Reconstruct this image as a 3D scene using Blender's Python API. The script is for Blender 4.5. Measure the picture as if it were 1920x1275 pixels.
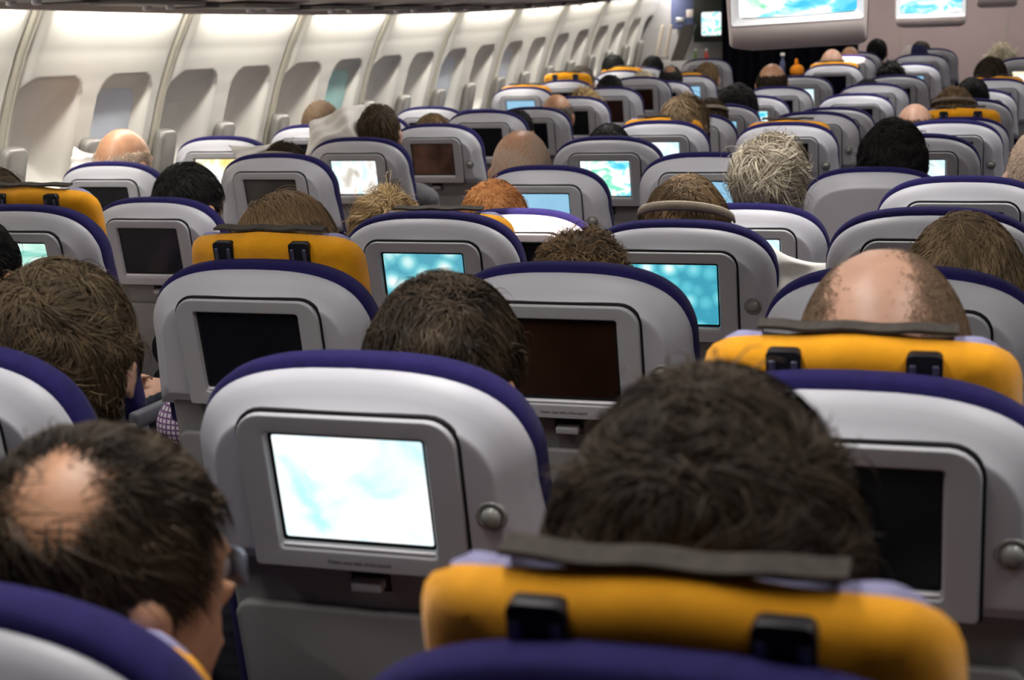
import bpy, bmesh, math, random
import numpy as np
from mathutils import Matrix, Vector

sc = bpy.context.scene
for o in list(bpy.data.objects):
    bpy.data.objects.remove(o)
C = sc.collection

# ------------------------------------------------------------------ camera
CAMZ = 1.48
YAW, PITCH, ROLL, FPX = -0.3103, -0.18373, -0.0272, 2904.5
cy, sy = math.cos(YAW), math.sin(YAW)
fw = Vector((sy * math.cos(PITCH), cy * math.cos(PITCH), math.sin(PITCH)))
rt = Vector((cy, -sy, 0.0)); up = rt.cross(fw)
rt2 = rt * math.cos(ROLL) + up * math.sin(ROLL)
up2 = up * math.cos(ROLL) - rt * math.sin(ROLL)
cam = bpy.data.cameras.new('camera')
cam.sensor_width = 36.0
cam.lens = FPX * 36.0 / 1920.0
cam.clip_start = 0.05
cam.dof.use_dof = True
cam.dof.focus_distance = 3.1
cam.dof.aperture_fstop = 7.5
cam_o = bpy.data.objects.new('camera', cam)
C.objects.link(cam_o)
mw = Matrix((rt2, up2, -fw)).transposed().to_4x4()
mw.translation = Vector((0, 0, CAMZ))
cam_o.matrix_world = mw
sc.camera = cam_o

# ------------------------------------------------------------------ world, exposure
w = bpy.data.worlds.new('world'); sc.world = w; w.use_nodes = True
w.node_tree.nodes['Background'].inputs[0].default_value = (0.9, 0.92, 1.0, 1)
w.node_tree.nodes['Background'].inputs[1].default_value = 0.02
sc.view_settings.view_transform = 'Standard'
sc.view_settings.look = 'None'
sc.view_settings.gamma = 1.0
sc.view_settings.use_curve_mapping = False
sc.view_settings.exposure = 0.06
sc.cycles.max_bounces = 6
sc.cycles.diffuse_bounces = 4
sc.cycles.glossy_bounces = 2
sc.cycles.transmission_bounces = 1
sc.cycles.caustics_reflective = False
sc.cycles.caustics_refractive = False

CEIL_POWER = 7.0      # watts of each ceiling light unit
COVE_POWER = 7.5       # watts of each cove tube


def zr(y):
    """the cabin bends gently upwards towards the nose"""
    return 0.0035 * max(0.0, y - 4.5) ** 2


def zs(y):
    return 0.007 * max(0.0, y - 4.5)


# ------------------------------------------------------------------ materials
def new_mat(name):
    m = bpy.data.materials.new(name); m.use_nodes = True
    nt = m.node_tree
    return m, nt, nt.nodes['Principled BSDF']


def lin(c):
    return tuple(((v / 255.0) / 12.92 if v <= 10 else (((v / 255.0) + 0.055) / 1.055) ** 2.4) for v in c)


def pbr(name, col, rough=0.5, spec=0.5, var=0.06, scale=30.0, bump=0.0, bscale=200.0, metal=0.0, sheen=0.0, stretch=None):
    """plain procedural material: base colour with a little noise variation, optional fine bump"""
    m, nt, b = new_mat(name)
    N = nt.nodes; Lk = nt.links
    tc = N.new('ShaderNodeTexCoord')
    src = tc.outputs['Object']
    if stretch:
        mp = N.new('ShaderNodeMapping'); mp.inputs['Scale'].default_value = stretch
        Lk.new(src, mp.inputs[0]); src = mp.outputs[0]
    nz = N.new('ShaderNodeTexNoise'); nz.inputs['Scale'].default_value = scale; nz.inputs['Detail'].default_value = 3
    Lk.new(src, nz.inputs['Vector'])
    rp = N.new('ShaderNodeValToRGB')
    a = tuple(max(0, v * (1 - var)) for v in col); c = tuple(min(1, v * (1 + var)) for v in col)
    rp.color_ramp.elements[0].color = (*a, 1); rp.color_ramp.elements[1].color = (*c, 1)
    rp.color_ramp.elements[0].position = 0.3; rp.color_ramp.elements[1].position = 0.7
    Lk.new(nz.outputs['Fac'], rp.inputs[0]); Lk.new(rp.outputs[0], b.inputs['Base Color'])
    b.inputs['Roughness'].default_value = rough
    b.inputs['Specular IOR Level'].default_value = spec
    b.inputs['Metallic'].default_value = metal
    if sheen:
        b.inputs['Sheen Weight'].default_value = sheen
    if bump:
        n2 = N.new('ShaderNodeTexNoise'); n2.inputs['Scale'].default_value = bscale
        Lk.new(src, n2.inputs['Vector'])
        bp = N.new('ShaderNodeBump'); bp.inputs['Strength'].default_value = bump; bp.inputs['Distance'].default_value = 0.002
        Lk.new(n2.outputs['Fac'], bp.inputs['Height']); Lk.new(bp.outputs[0], b.inputs['Normal'])
    return m


def emit(name, stops, kind='noise', scale=12.0, strength=1.0, rot=0.0, stretch=(1, 1, 1)):
    """a lit display: colour ramp over a procedural pattern, emitted"""
    m, nt, b = new_mat(name)
    N = nt.nodes; Lk = nt.links
    tc = N.new('ShaderNodeTexCoord')
    mp = N.new('ShaderNodeMapping'); mp.inputs['Scale'].default_value = stretch; mp.inputs['Location'].default_value = (rot, rot * .7, rot * .3)
    Lk.new(tc.outputs['Object'], mp.inputs[0])
    if kind == 'noise':
        nz = N.new('ShaderNodeTexNoise'); nz.inputs['Scale'].default_value = scale; nz.inputs['Detail'].default_value = 4
        nz.inputs['Distortion'].default_value = .6
        out = nz.outputs['Fac']
    else:
        nz = N.new('ShaderNodeTexVoronoi'); nz.inputs['Scale'].default_value = scale
        out = nz.outputs['Distance']
    Lk.new(mp.outputs[0], nz.inputs['Vector'])
    rp = N.new('ShaderNodeValToRGB')
    el = rp.color_ramp.elements
    while len(el) < len(stops):
        el.new(0.5)
    for e, (p, c) in zip(el, stops):
        e.position = p; e.color = (*lin(c), 1)
    Lk.new(out, rp.inputs[0])
    b.inputs['Base Color'].default_value = (0.01, 0.01, 0.012, 1)
    b.inputs['Roughness'].default_value = 0.25
    Lk.new(rp.outputs[0], b.inputs['Emission Color'])
    b.inputs['Emission Strength'].default_value = strength
    return m


M = {}
M['shell'] = pbr('shell_plastic', (0.46, 0.46, 0.50), 0.42, 0.4, 0.03, 8, 0.12, 900)
M['panel'] = pbr('panel_plastic', (0.40, 0.40, 0.42), 0.5, 0.35, 0.03, 8, 0.12, 900)
M['lower'] = pbr('lower_back_plastic', (0.20, 0.195, 0.195), 0.6, 0.3, 0.05, 8, 0.15, 700)
M['gasket'] = pbr('gasket_rubber', (0.012, 0.012, 0.014), 0.6, 0.2)
M['blue'] = pbr('navy_fabric', (0.014, 0.0105, 0.078), 0.85, 0.12, 0.12, 60, 0.35, 1200, sheen=0.05)
M['yellow'] = pbr('yellow_fabric', (0.86, 0.37, 0.008), 0.8, 0.15, 0.10, 25, 0.5, 900, sheen=0.2)
M['lavender'] = pbr('lavender_fabric', (0.30, 0.29, 0.47), 0.75, 0.2, 0.08, 40, 0.3, 900)
M['velcro'] = pbr('velcro_grey', (0.075, 0.066, 0.058), 0.9, 0.1, 0.2, 80, 0.6, 1500)
M['slot'] = pbr('slot_dark', (0.008, 0.008, 0.012), 0.5, 0.3)
M['rail'] = pbr('rail_metal', (0.10, 0.10, 0.16), 0.35, 0.6, 0.1, 60, metal=0.5)
M['hook'] = pbr('hook_plastic', (0.24, 0.24, 0.22), 0.3, 0.5)
M['print'] = pbr('print_ink', (0.10, 0.10, 0.11), 0.7, 0.1)
M['armrest'] = pbr('armrest_grey', (0.12, 0.12, 0.14), 0.6, 0.3)
M['metal'] = pbr('frame_metal', (0.45, 0.45, 0.47), 0.4, 0.5, metal=0.8)
M['cream'] = pbr('wall_cream', (0.72, 0.70, 0.645), 0.42, 0.35, 0.02, 4)
M['trim'] = pbr('joint_trim', (0.55, 0.52, 0.43), 0.45, 0.35, 0.03, 6)
M['shade'] = pbr('shade_cream', (0.70, 0.68, 0.625), 0.55, 0.3, 0.03, 6)
M['screenlit_blue'] = pbr('shade_screenlit_bluish', (0.58, 0.63, 0.72), 0.4, 0.4, 0.05, 6)  # pale blue seat-screen light painted into the shade colour
M['shade_screenlit_teal'] = pbr('shade_screenlit_teal', (0.42, 0.72, 0.70), 0.4, 0.4, 0.05, 6)  # teal glow of a seat screen, put into the colour
M['ledge'] = pbr('ledge_grey', (0.22, 0.21, 0.195), 0.3, 0.5, 0.08, 20)
M['bin'] = pbr('bin_plastic', (0.78, 0.73, 0.66), 0.5, 0.35, 0.03, 4)
M['psu'] = pbr('service_unit_grey', (0.25, 0.235, 0.22), 0.5, 0.35, 0.05, 10)
M['psu_dark'] = pbr('service_unit_dark', (0.07, 0.06, 0.055), 0.6, 0.3)
M['ceil'] = pbr('ceiling_white', (0.62, 0.61, 0.60), 0.6, 0.3, 0.02, 3)
M['carpet'] = pbr('carpet_blue', (0.05, 0.055, 0.10), 0.95, 0.1, 0.3, 80, 0.5, 500)
M['pink'] = pbr('bulkhead_beige', (0.60, 0.465, 0.45), 0.55, 0.3, 0.04, 3)
M['greywall'] = pbr('galley_grey', (0.36, 0.345, 0.34), 0.5, 0.3, 0.06, 4)
M['curtain'] = pbr('curtain_navy', (0.007, 0.007, 0.012), 0.9, 0.1, 0.3, 14)
M['black'] = pbr('black_plastic', (0.012, 0.014, 0.012), 0.4, 0.4)
M['housing'] = pbr('monitor_housing', (0.74, 0.65, 0.62), 0.5, 0.35, 0.03, 6)
M['bezel'] = pbr('monitor_bezel', (0.80, 0.79, 0.81), 0.35, 0.4, 0.02, 6)
M['pillow'] = pbr('pillow_cotton', (0.90, 0.87, 0.82), 0.85, 0.15, 0.03, 20, 0.4, 120)
M['galleyblue'] = pbr('galley_blue', (0.10, 0.12, 0.24), 0.5, 0.4, 0.15, 6)
M['post'] = pbr('post_beige', (0.58, 0.50, 0.41), 0.4, 0.4)
M['bottle_g'] = pbr('bottle_green', (0.10, 0.16, 0.05), 0.3, 0.5)
M['bottle_r'] = pbr('bottle_red', (0.45, 0.05, 0.03), 0.35, 0.5)
M['orange_toy'] = pbr('orange_cloth', (0.8, 0.26, 0.015), 0.8, 0.2)
M['eye'] = pbr('eye_white', (0.75, 0.72, 0.68), 0.2, 0.5)
M['band'] = pbr('headband_beige', (0.32, 0.27, 0.205), 0.8, 0.15, 0.1, 60, 0.3, 700)
M['band_dark'] = pbr('headband_taupe', (0.20, 0.16, 0.12), 0.8, 0.15, 0.1, 60, 0.3, 700)
M['cap_navy'] = pbr('cap_navy', (0.02, 0.022, 0.06), 0.85, 0.1)
M['cap_white'] = pbr('cap_white', (0.62, 0.55, 0.5), 0.85, 0.1)
M['glasses'] = pbr('glasses_metal', (0.25, 0.30, 0.38), 0.2, 0.8)

# switched-off displays
M['s_off'] = pbr('screen_off', (0.006, 0.006, 0.008), 0.16, 0.35, 0.3, 5)
M['s_brown'] = pbr('screen_off_brown', (0.028, 0.012, 0.007), 0.18, 0.35, 0.5, 5)
M['s_brown2'] = pbr('screen_rosy_reflection', (0.12, 0.065, 0.045), 0.2, 0.35, 0.8, 9)  # reddish reflection on dark glass, painted as base colour
M['s_grey'] = pbr('screen_grey_reflection', (0.055, 0.048, 0.04), 0.2, 0.4, 0.5, 7)  # grey reflection put into the colour of a dark screen
# lit displays
M['s_white'] = emit('screen_white', [(0.33, (185, 235, 252)), (0.44, (228, 250, 255)), (0.58, (255, 255, 255))], 'noise', 11, 1.15, 0.4, (1, 1, 1.6))
M['s_map'] = emit('screen_map', [(0.33, (75, 200, 238)), (0.42, (150, 235, 248)), (0.47, (248, 255, 255)), (0.58, (255, 255, 255)), (0.67, (130, 230, 195))], 'noise', 16, 1.15, 1.3, (1, 1, 1.5))
M['s_teal'] = emit('screen_teal', [(0.12, (245, 255, 255)), (0.32, (190, 238, 240)), (0.5, (120, 205, 215)), (0.75, (85, 168, 190))], 'voronoi', 26, 1.0, 0.3)
M['s_teal2'] = emit('screen_teal_dim', [(0.12, (235, 252, 252)), (0.32, (160, 228, 235)), (0.5, (95, 200, 215)), (0.75, (60, 160, 185))], 'voronoi', 30, 1.0, 2.1)
M['s_film'] = emit('screen_film', [(0.30, (150, 140, 125)), (0.44, (225, 220, 210)), (0.52, (255, 255, 255)), (0.66, (205, 240, 245))], 'noise', 15, 1.15, 5.0, (1.2, 1, .8))
M['s_blue'] = emit('screen_blue', [(0.3, (135, 190, 225)), (0.7, (160, 210, 238))], 'noise', 4, 0.95, 0.0)
M['s_lilac'] = emit('lamplit_panel_glow', [(0.3, (225, 120, 95)), (0.7, (240, 150, 120))], 'noise', 4, 0.9, 0.0)  # unused; peach glow imitating lamplight on a seat panel
M['s_green'] = emit('screen_green', [(0.36, (120, 200, 185)), (0.48, (190, 235, 220)), (0.6, (250, 255, 252))], 'noise', 14, 1.1, 3.0, (.3, 1, 2.6))
M['s_yellow'] = emit('screen_yellow', [(0.35, (250, 215, 120)), (0.5, (255, 250, 225)), (0.65, (255, 255, 255))], 'noise', 12, 1.2, 7.0)


def skin_mat(name, col):
    m = pbr(name, col, 0.42, 0.4, 0.10, 35, 0.15, 400)
    return m


SK = {'fair': skin_mat('skin_fair', (0.60, 0.36, 0.26)), 'tan': skin_mat('skin_tan', (0.50, 0.26, 0.15)),
      'pink': skin_mat('skin_pink', (0.52, 0.30, 0.21)), 'pale': skin_mat('skin_pale', (0.66, 0.44, 0.34)),
      'brown': skin_mat('skin_brown', (0.26, 0.13, 0.07))}


def hair_mat(name, a, b_, rough=0.62):
    m, nt, b = new_mat(name)
    N = nt.nodes; Lk = nt.links
    at = N.new('ShaderNodeAttribute'); at.attribute_name = 'tone'
    rp = N.new('ShaderNodeValToRGB')
    rp.color_ramp.elements[0].color = (*a, 1); rp.color_ramp.elements[1].color = (*b_, 1)
    Lk.new(at.outputs['Fac'], rp.inputs[0]); Lk.new(rp.outputs[0], b.inputs['Base Color'])
    b.inputs['Roughness'].default_value = rough
    b.inputs['Specular IOR Level'].default_value = 0.18
    return m


HM = {'darkbrown': hair_mat('hair_dark_brown', (0.012, 0.008, 0.005), (0.070, 0.047, 0.028)),
      'brown': hair_mat('hair_brown', (0.024, 0.017, 0.009), (0.145, 0.098, 0.053)),
      'midbrown': hair_mat('hair_mid_brown', (0.085, 0.055, 0.028), (0.36, 0.23, 0.115)),
      'black': hair_mat('hair_black', (0.004, 0.004, 0.0045), (0.024, 0.021, 0.019)),
      'blond': hair_mat('hair_blond', (0.16, 0.10, 0.038), (0.78, 0.56, 0.28)),
      'red': hair_mat('hair_red', (0.32, 0.115, 0.03), (0.66, 0.31, 0.11)),
      'white': hair_mat('hair_white', (0.12, 0.09, 0.05), (0.78, 0.70, 0.55)),
      'lamplit_blond': hair_mat('hair_lamplit_blond', (0.52, 0.44, 0.29), (0.92, 0.86, 0.68)),  # blond, brightened so the colour carries lamplight on the head
      'grey': hair_mat('hair_grey', (0.10, 0.085, 0.07), (0.32, 0.27, 0.22)),
      'sand': hair_mat('hair_sand', (0.13, 0.088, 0.046), (0.46, 0.33, 0.19)),
      'stubble': hair_mat('hair_stubble', (0.115, 0.075, 0.045), (0.24, 0.16, 0.10), 0.7),
      'palestubble': hair_mat('hair_pale_stubble', (0.48, 0.36, 0.27), (0.64, 0.50, 0.38), 0.7)}


def cloth(name, col):
    return pbr(name, col, 0.9, 0.1, 0.1, 50, 0.4, 300)


def check_cloth(name, a, b_, scale=230):
    m, nt, b = new_mat(name)
    N = nt.nodes; Lk = nt.links
    tc = N.new('ShaderNodeTexCoord')
    sep = N.new('ShaderNodeSeparateXYZ'); Lk.new(tc.outputs['Object'], sep.inputs[0])
    outs = []
    for ax in ('X', 'Y', 'Z'):
        mu = N.new('ShaderNodeMath'); mu.operation = 'MULTIPLY'; mu.inputs[1].default_value = scale * 3.0
        Lk.new(sep.outputs[ax], mu.inputs[0])
        sn = N.new('ShaderNodeMath'); sn.operation = 'SINE'; Lk.new(mu.outputs[0], sn.inputs[0])
        gt = N.new('ShaderNodeMath'); gt.operation = 'GREATER_THAN'; gt.inputs[1].default_value = 0.45
        Lk.new(sn.outputs[0], gt.inputs[0]); outs.append(gt.outputs[0])
    mx = N.new('ShaderNodeMath'); mx.operation = 'MAXIMUM'; Lk.new(outs[0], mx.inputs[0]); Lk.new(outs[2], mx.inputs[1])
    mix = N.new('ShaderNodeMix'); mix.data_type = 'RGBA'
    Lk.new(mx.outputs[0], mix.inputs[0]); mix.inputs[6].default_value = (*a, 1); mix.inputs[7].default_value = (*b_, 1)
    Lk.new(mix.outputs[2], b.inputs['Base Color'])
    b.inputs['Roughness'].default_value = 0.9
    return m


CL = {'check': check_cloth('shirt_purple_check', (0.72, 0.66, 0.70), (0.20, 0.10, 0.24)),
      'white': cloth('shirt_white', (0.74, 0.71, 0.66)), 'grey': cloth('shirt_grey', (0.16, 0.16, 0.17)),
      'navy': cloth('shirt_navy', (0.03, 0.035, 0.07)), 'black': cloth('shirt_black', (0.012, 0.012, 0.014)),
      'stripe': check_cloth('shirt_pale_check', (0.66, 0.64, 0.62), (0.42, 0.42, 0.46), 200),
      'brown': cloth('shirt_brown', (0.14, 0.10, 0.07)), 'jeans': cloth('trousers_dark', (0.04, 0.045, 0.06))}


# ------------------------------------------------------------------ mesh helpers
def mesh(name, verts, faces, smooth=True, mat=None):
    me = bpy.data.meshes.new(name)
    me.from_pydata([tuple(v) for v in verts], [], faces)
    me.update()
    if smooth:
        me.polygons.foreach_set('use_smooth', [True] * len(me.polygons))
    if mat:
        me.materials.append(mat)
    return me


def ob(name, me, parent=None, mat=None, loc=None, rot=None):
    o = bpy.data.objects.new(name, me)
    C.objects.link(o)
    if parent:
        o.parent = parent
    if loc is not None:
        o.location = loc
    if rot is not None:
        o.rotation_euler = rot
    if mat is not None:
        if me is not None and len(me.materials) == 0:
            me.materials.append(mat)
        else:
            o.material_slots[0].link = 'OBJECT'; o.material_slots[0].material = mat
    return o


def empty(name, loc, rz=0.0):
    o = bpy.data.objects.new(name, None)
    o.empty_display_size = 0.1
    C.objects.link(o); o.location = loc; o.rotation_euler = (0, 0, rz)
    return o


def tag(o, label=None, cat=None, group=None, kind=None):
    if label: o['label'] = label
    if cat: o['category'] = cat
    if group: o['group'] = group
    if kind: o['kind'] = kind
    return o


def loft(name, rings, cap0=False, cap1=True, mat=None, smooth=True):
    """rings: list of equally long closed loops of 3-D points"""
    n = len(rings[0]); V = []; F = []
    for r in rings:
        V += [tuple(p) for p in r]
    for k in range(len(rings) - 1):
        for i in range(n):
            j = (i + 1) % n
            F.append((k * n + i, k * n + j, (k + 1) * n + j, (k + 1) * n + i))
    if cap0: F.append(tuple(range(n))[::-1])
    if cap1: F.append(tuple((len(rings) - 1) * n + i for i in range(n)))
    return mesh(name, V, F, smooth, mat)


def rrect(hw, hh, r, n=5, cx=0, cz=0, rb=None):
    """rounded rectangle loop in (x, z); rb = radius of the bottom corners"""
    rb = r if rb is None else rb
    pts = []
    for (sx, sz, a0, rr) in ((1, 1, 0, r), (-1, 1, 90, r), (-1, -1, 180, rb), (1, -1, 270, rb)):
        for k in range(n + 1):
            a = math.radians(a0 + 90 * k / n)
            pts.append((cx + sx * (hw - rr) + rr * math.cos(a), cz + sz * (hh - rr) + rr * math.sin(a)))
    return pts


def box_verts(x0, x1, y0, y1, z0, z1):
    return [(x0, y0, z0), (x1, y0, z0), (x1, y1, z0), (x0, y1, z0), (x0, y0, z1), (x1, y0, z1), (x1, y1, z1), (x0, y1, z1)]


BOXF = [(0, 3, 2, 1), (4, 5, 6, 7), (0, 1, 5, 4), (1, 2, 6, 5), (2, 3, 7, 6), (3, 0, 4, 7)]


def boxmesh(name, b, bevel=0.0, mat=None, seg=2):
    me = mesh(name, box_verts(*b), BOXF, False, mat)
    if bevel:
        bm = bmesh.new(); bm.from_mesh(me)
        bmesh.ops.bevel(bm, geom=bm.edges[:], offset=bevel, segments=seg, affect='EDGES', profile=0.5)
        bm.to_mesh(me); bm.free()
        me.polygons.foreach_set('use_smooth', [True] * len(me.polygons))
    return me


def plate(name, loop, y0, y1, bev=0.002, mat=None):
    """a thin plate: loop in (x, z), from y1 (hidden side) to y0 (the side facing -y) with a bevelled rim"""
    cx = sum(p[0] for p in loop) / len(loop); cz = sum(p[1] for p in loop) / len(loop)
    hw = max(abs(p[0] - cx) for p in loop); hh = max(abs(p[1] - cz) for p in loop)
    def ins(d, y):
        return [(cx + (x - cx) * (1 - d / hw), y, cz + (z - cz) * (1 - d / hh)) for x, z in loop]
    s = 1 if y0 < y1 else -1
    return loft(name, [ins(0, y1), ins(0, y0 + s * bev), ins(bev * .4, y0 + s * bev * .35), ins(bev, y0)], True, True, mat)

# ------------------------------------------------------------------ structure: floor, walls, ceiling
YA, YB = -2.2, 14.9
XC = -0.62                      # cabin centre line


def strip(name, prof, y0, y1, n, mat, parent=None, kind='structure'):
    """an open profile [(x, z)] swept along the cabin, following its bend"""
    V = []; F = []
    m = len(prof)
    for k in range(n + 1):
        y = y0 + (y1 - y0) * k / n
        for x, z in prof:
            V.append((x, y, z + CAMZ + zr(y)))
    for k in range(n):
        for i in range(m - 1):
            a = k * m + i
            F.append((a, a + 1, a + m + 1, a + m))
    o = ob(name, mesh(name, V, F, True, mat), parent)
    if kind and parent is None:
        tag(o, kind=kind)
    return o


WALL = [(-1.48, -3.34), (-1.0, -3.375), (-.65, -3.36), (-.36, -3.295), (-.15, -3.232), (-.065, -3.2), (.04, -3.155), (.19, -3.075), (.30, -3.01)]


def wx(z):
    return float(np.interp(z, [a for a, _ in WALL], [b for _, b in WALL]))


floor = strip('floor', [(-3.45, -1.48), (-1.75, -1.48), (.5, -1.48), (2.2, -1.48)], YA, YB, 40, M['carpet'])
tag(floor, 'dark blue carpet of the cabin floor')

ceiling = strip('ceiling', [(-2.02, .62), (-1.9, .70), (-1.2, .74), (0.0, .74), (.66, .70), (.78, .62)], YA, YB, 40, M['ceil'])

wall_right = strip('wall_right', [(2.1, -1.48), (2.13, -1.0), (2.06, -.36), (1.96, -.065), (1.77, .30)], YA, YB, 40, M['cream'])
wall_back = ob('wall_back', boxmesh('wall_back', (-3.4, 2.2, YA - .06, YA, 0, 2.3), 0, M['curtain']))
tag(wall_back, kind='structure')

# left side wall: panels with recessed windows, joint strips, ledges
wall_left = empty('wall_left', (-3.34, 0, 0))
tag(wall_left, kind='structure')
SEAMS = [1.42, 2.46, 3.51, 4.57, 5.59, 6.65, 7.72, 8.80, 9.98, 11.18, 12.42, 13.66, 14.88]
ZF = np.concatenate([np.linspace(-1.48, -.62, 8), np.arange(-.60, .301, .0115)])


def sdf(y, z, hy, hz, r):
    qy = np.abs(y) - hy + r; qz = np.abs(z) - hz + r
    return np.hypot(np.maximum(qy, 0), np.maximum(qz, 0)) + np.minimum(np.maximum(qy, qz), 0) - r


def sstep(a, b, v):
    t = np.clip((v - a) / (b - a), 0, 1)
    return t * t * (3 - 2 * t)


WIN_SCREENLIGHT = {(4.57, 1): 'screenlit_blue', (6.65, 1): 'shade_screenlit_teal', (8.80, 0): 'screenlit_blue', (9.98, 0): 'screenlit_blue'}  # windows whose shade colour imitates light from nearby screens
window_count = 0
ledge_me = None
for s0, s1 in zip(SEAMS[:-1], SEAMS[1:]):
    Lp = s1 - s0
    ny = int(Lp / .0115)
    ys = np.linspace(s0 + .022, s1 - .022, ny)
    Y, Z = np.meshgrid(ys, ZF)
    X = np.interp(Z, [a for a, _ in WALL], [b for _, b in WALL])
    wc = [s0 + .225 * Lp / 1.06, s0 + .735 * Lp / 1.06]
    dep = np.zeros_like(Y)
    for c in wc:
        s = sdf(Y - c, Z + .262, .185, .205, .075)
        dep = np.maximum(dep, .098 * np.clip(-s / .15, 0, 1) ** .5)
    e = np.minimum(Y - s0, s1 - Y)
    dep += .022 * (1 - sstep(.02, .085, e)) * (1 - sstep(0.0, .06, dep))
    X = X - dep
    V = np.stack([X, Y, Z + CAMZ + np.vectorize(zr)(Y)], -1).reshape(-1, 3)
    V[:, 0] += 3.34
    nz_, ny_ = Y.shape
    idx = np.arange(nz_ * ny_).reshape(nz_, ny_)
    F = np.stack([idx[:-1, :-1], idx[:-1, 1:], idx[1:, 1:], idx[1:, :-1]], -1).reshape(-1, 4)
    panel = ob('sidewall_panel', mesh('sidewall_panel', V.tolist(), F.tolist(), True, M['cream']), wall_left)
    # joint strip beside the panel
    V = []; F = []
    pts = [(z, wx(z)) for z in (-1.48, -1.0, -.65, -.36, -.15, -.065, .04, .19, .30)]
    prof = [(-.024, .020), (-.018, .010), (-.004, .008), (0.0, .014), (.004, .008), (.018, .010), (.024, .020)]
    for z, x in pts:
        for dy, dx in prof:
            V.append((x - dx + 3.34, s0 + dy, z + CAMZ + zr(s0)))
    for k in range(len(pts) - 1):
        for i in range(6):
            a = k * 7 + i
            F.append((a, a + 1, a + 8, a + 7))
    ob('joint_strip', mesh('joint_strip', V, F, True, M['trim']), wall_left)
    for wi, c in enumerate(wc):
        if c < 3.5:
            continue
        zc = -.255 + CAMZ + zr(c)
        xw = wx(-.262) - .090
        sh = M[WIN_SCREENLIGHT.get((s0, wi), 'shade')]
        tinted = (s0, wi) in WIN_SCREENLIGHT
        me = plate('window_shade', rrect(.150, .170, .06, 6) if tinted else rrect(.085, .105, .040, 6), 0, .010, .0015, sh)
        if tinted:  # set shallower so the painted screen light shows more
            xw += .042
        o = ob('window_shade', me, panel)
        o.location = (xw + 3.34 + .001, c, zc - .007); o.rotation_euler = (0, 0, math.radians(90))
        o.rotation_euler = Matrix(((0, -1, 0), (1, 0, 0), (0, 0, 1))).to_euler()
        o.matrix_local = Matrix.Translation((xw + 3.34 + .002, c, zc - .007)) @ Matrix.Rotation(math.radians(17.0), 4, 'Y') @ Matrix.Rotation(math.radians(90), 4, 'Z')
        if ledge_me is None:
            lp = rrect(.062, .17, .03, 6, 0, 0, .01)
            ledge_me = plate('window_ledge', lp, -.02, .02, .010, M['ledge'])
        o = ob('window_ledge', ledge_me, panel)
        o.matrix_local = Matrix.Translation((wx(-.42) + 3.34 + .028, c - .20, -.445 + CAMZ + zr(c))) @ Matrix.Rotation(math.radians(12), 4, 'Y') @ Matrix.Rotation(math.radians(90), 4, 'Z')

# overhead bins and service units, left
LIP = [(-3.0, .30), (-3.0, .178), (-2.975, .172), (-2.958, .175), (-2.948, .208), (-2.74, .214), (-2.5, .285), (-2.22, .44), (-2.02, .62)]
bins = strip('overhead_bin', LIP, YA, 14.0, 48, M['bin'], None, None)
tag(bins, 'long beige overhead luggage bin above the left windows', 'luggage bin')
psu_me = boxmesh('service_unit', (-.09, .09, -.24, .24, -.016, .0), .006, M['psu'])
flap_me = boxmesh('flap', (-.10, .09, -.045, .045, -.02, .0), .006, M['psu_dark'])
knob_me = None
for k in range(17):
    y = .9 + .787 * k
    t = empty('service_unit', (-2.83, y, .207 + CAMZ + zr(y)))
    t.rotation_euler = (math.atan(zs(y)), 0, 0)
    tag(t, 'grey overhead service unit under the left bin, number %s from the camera' % ['one', 'two', 'three', 'four', 'five', 'six', 'seven', 'eight', 'nine', 'ten', 'eleven', 'twelve', 'thirteen', 'fourteen', 'fifteen', 'sixteen', 'seventeen'][k], 'service unit', 'overhead service units')
    ob('unit_body', psu_me, t)
    ob('flap', flap_me, t, None, (0, .30, 0))
    for s in (-1, 1):
        if knob_me is None:
            a = [(math.cos(math.radians(i * 30)), math.sin(math.radians(i * 30))) for i in range(12)]
            knob_me = loft('air_nozzle', [[(x * .016, y_ * .016, 0) for x, y_ in a], [(x * .016, y_ * .016, -.012) for x, y_ in a], [(x * .010, y_ * .010, -.016) for x, y_ in a]], False, True, M['bezel'])
        ob('air_nozzle', knob_me, t, None, (s * .045, 0.06, -.015))
bins_r = strip('overhead_bin', [(-1.24 - x, z) for x, z in LIP], YA, 14.0, 30, M['bin'], None, None)
tag(bins_r, 'long beige overhead luggage bin along the right wall', 'luggage bin')

# cove tubes behind the lip of the bin: one per wall panel
for s0, s1 in zip(SEAMS[:-1], SEAMS[1:]):
    ym = (s0 + s1) / 2
    L = bpy.data.lights.new('cove_light', 'AREA'); L.shape = 'RECTANGLE'
    L.size = .035; L.size_y = (s1 - s0) * .80
    L.energy = COVE_POWER; L.color = (1.0, .96, .89)
    o = bpy.data.objects.new('cove_light', L); C.objects.link(o)
    o.location = (-3.022, ym, .222 + CAMZ + zr(ym))
    o.rotation_euler = (math.atan(zs(ym)), math.radians(8), 0)

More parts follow.
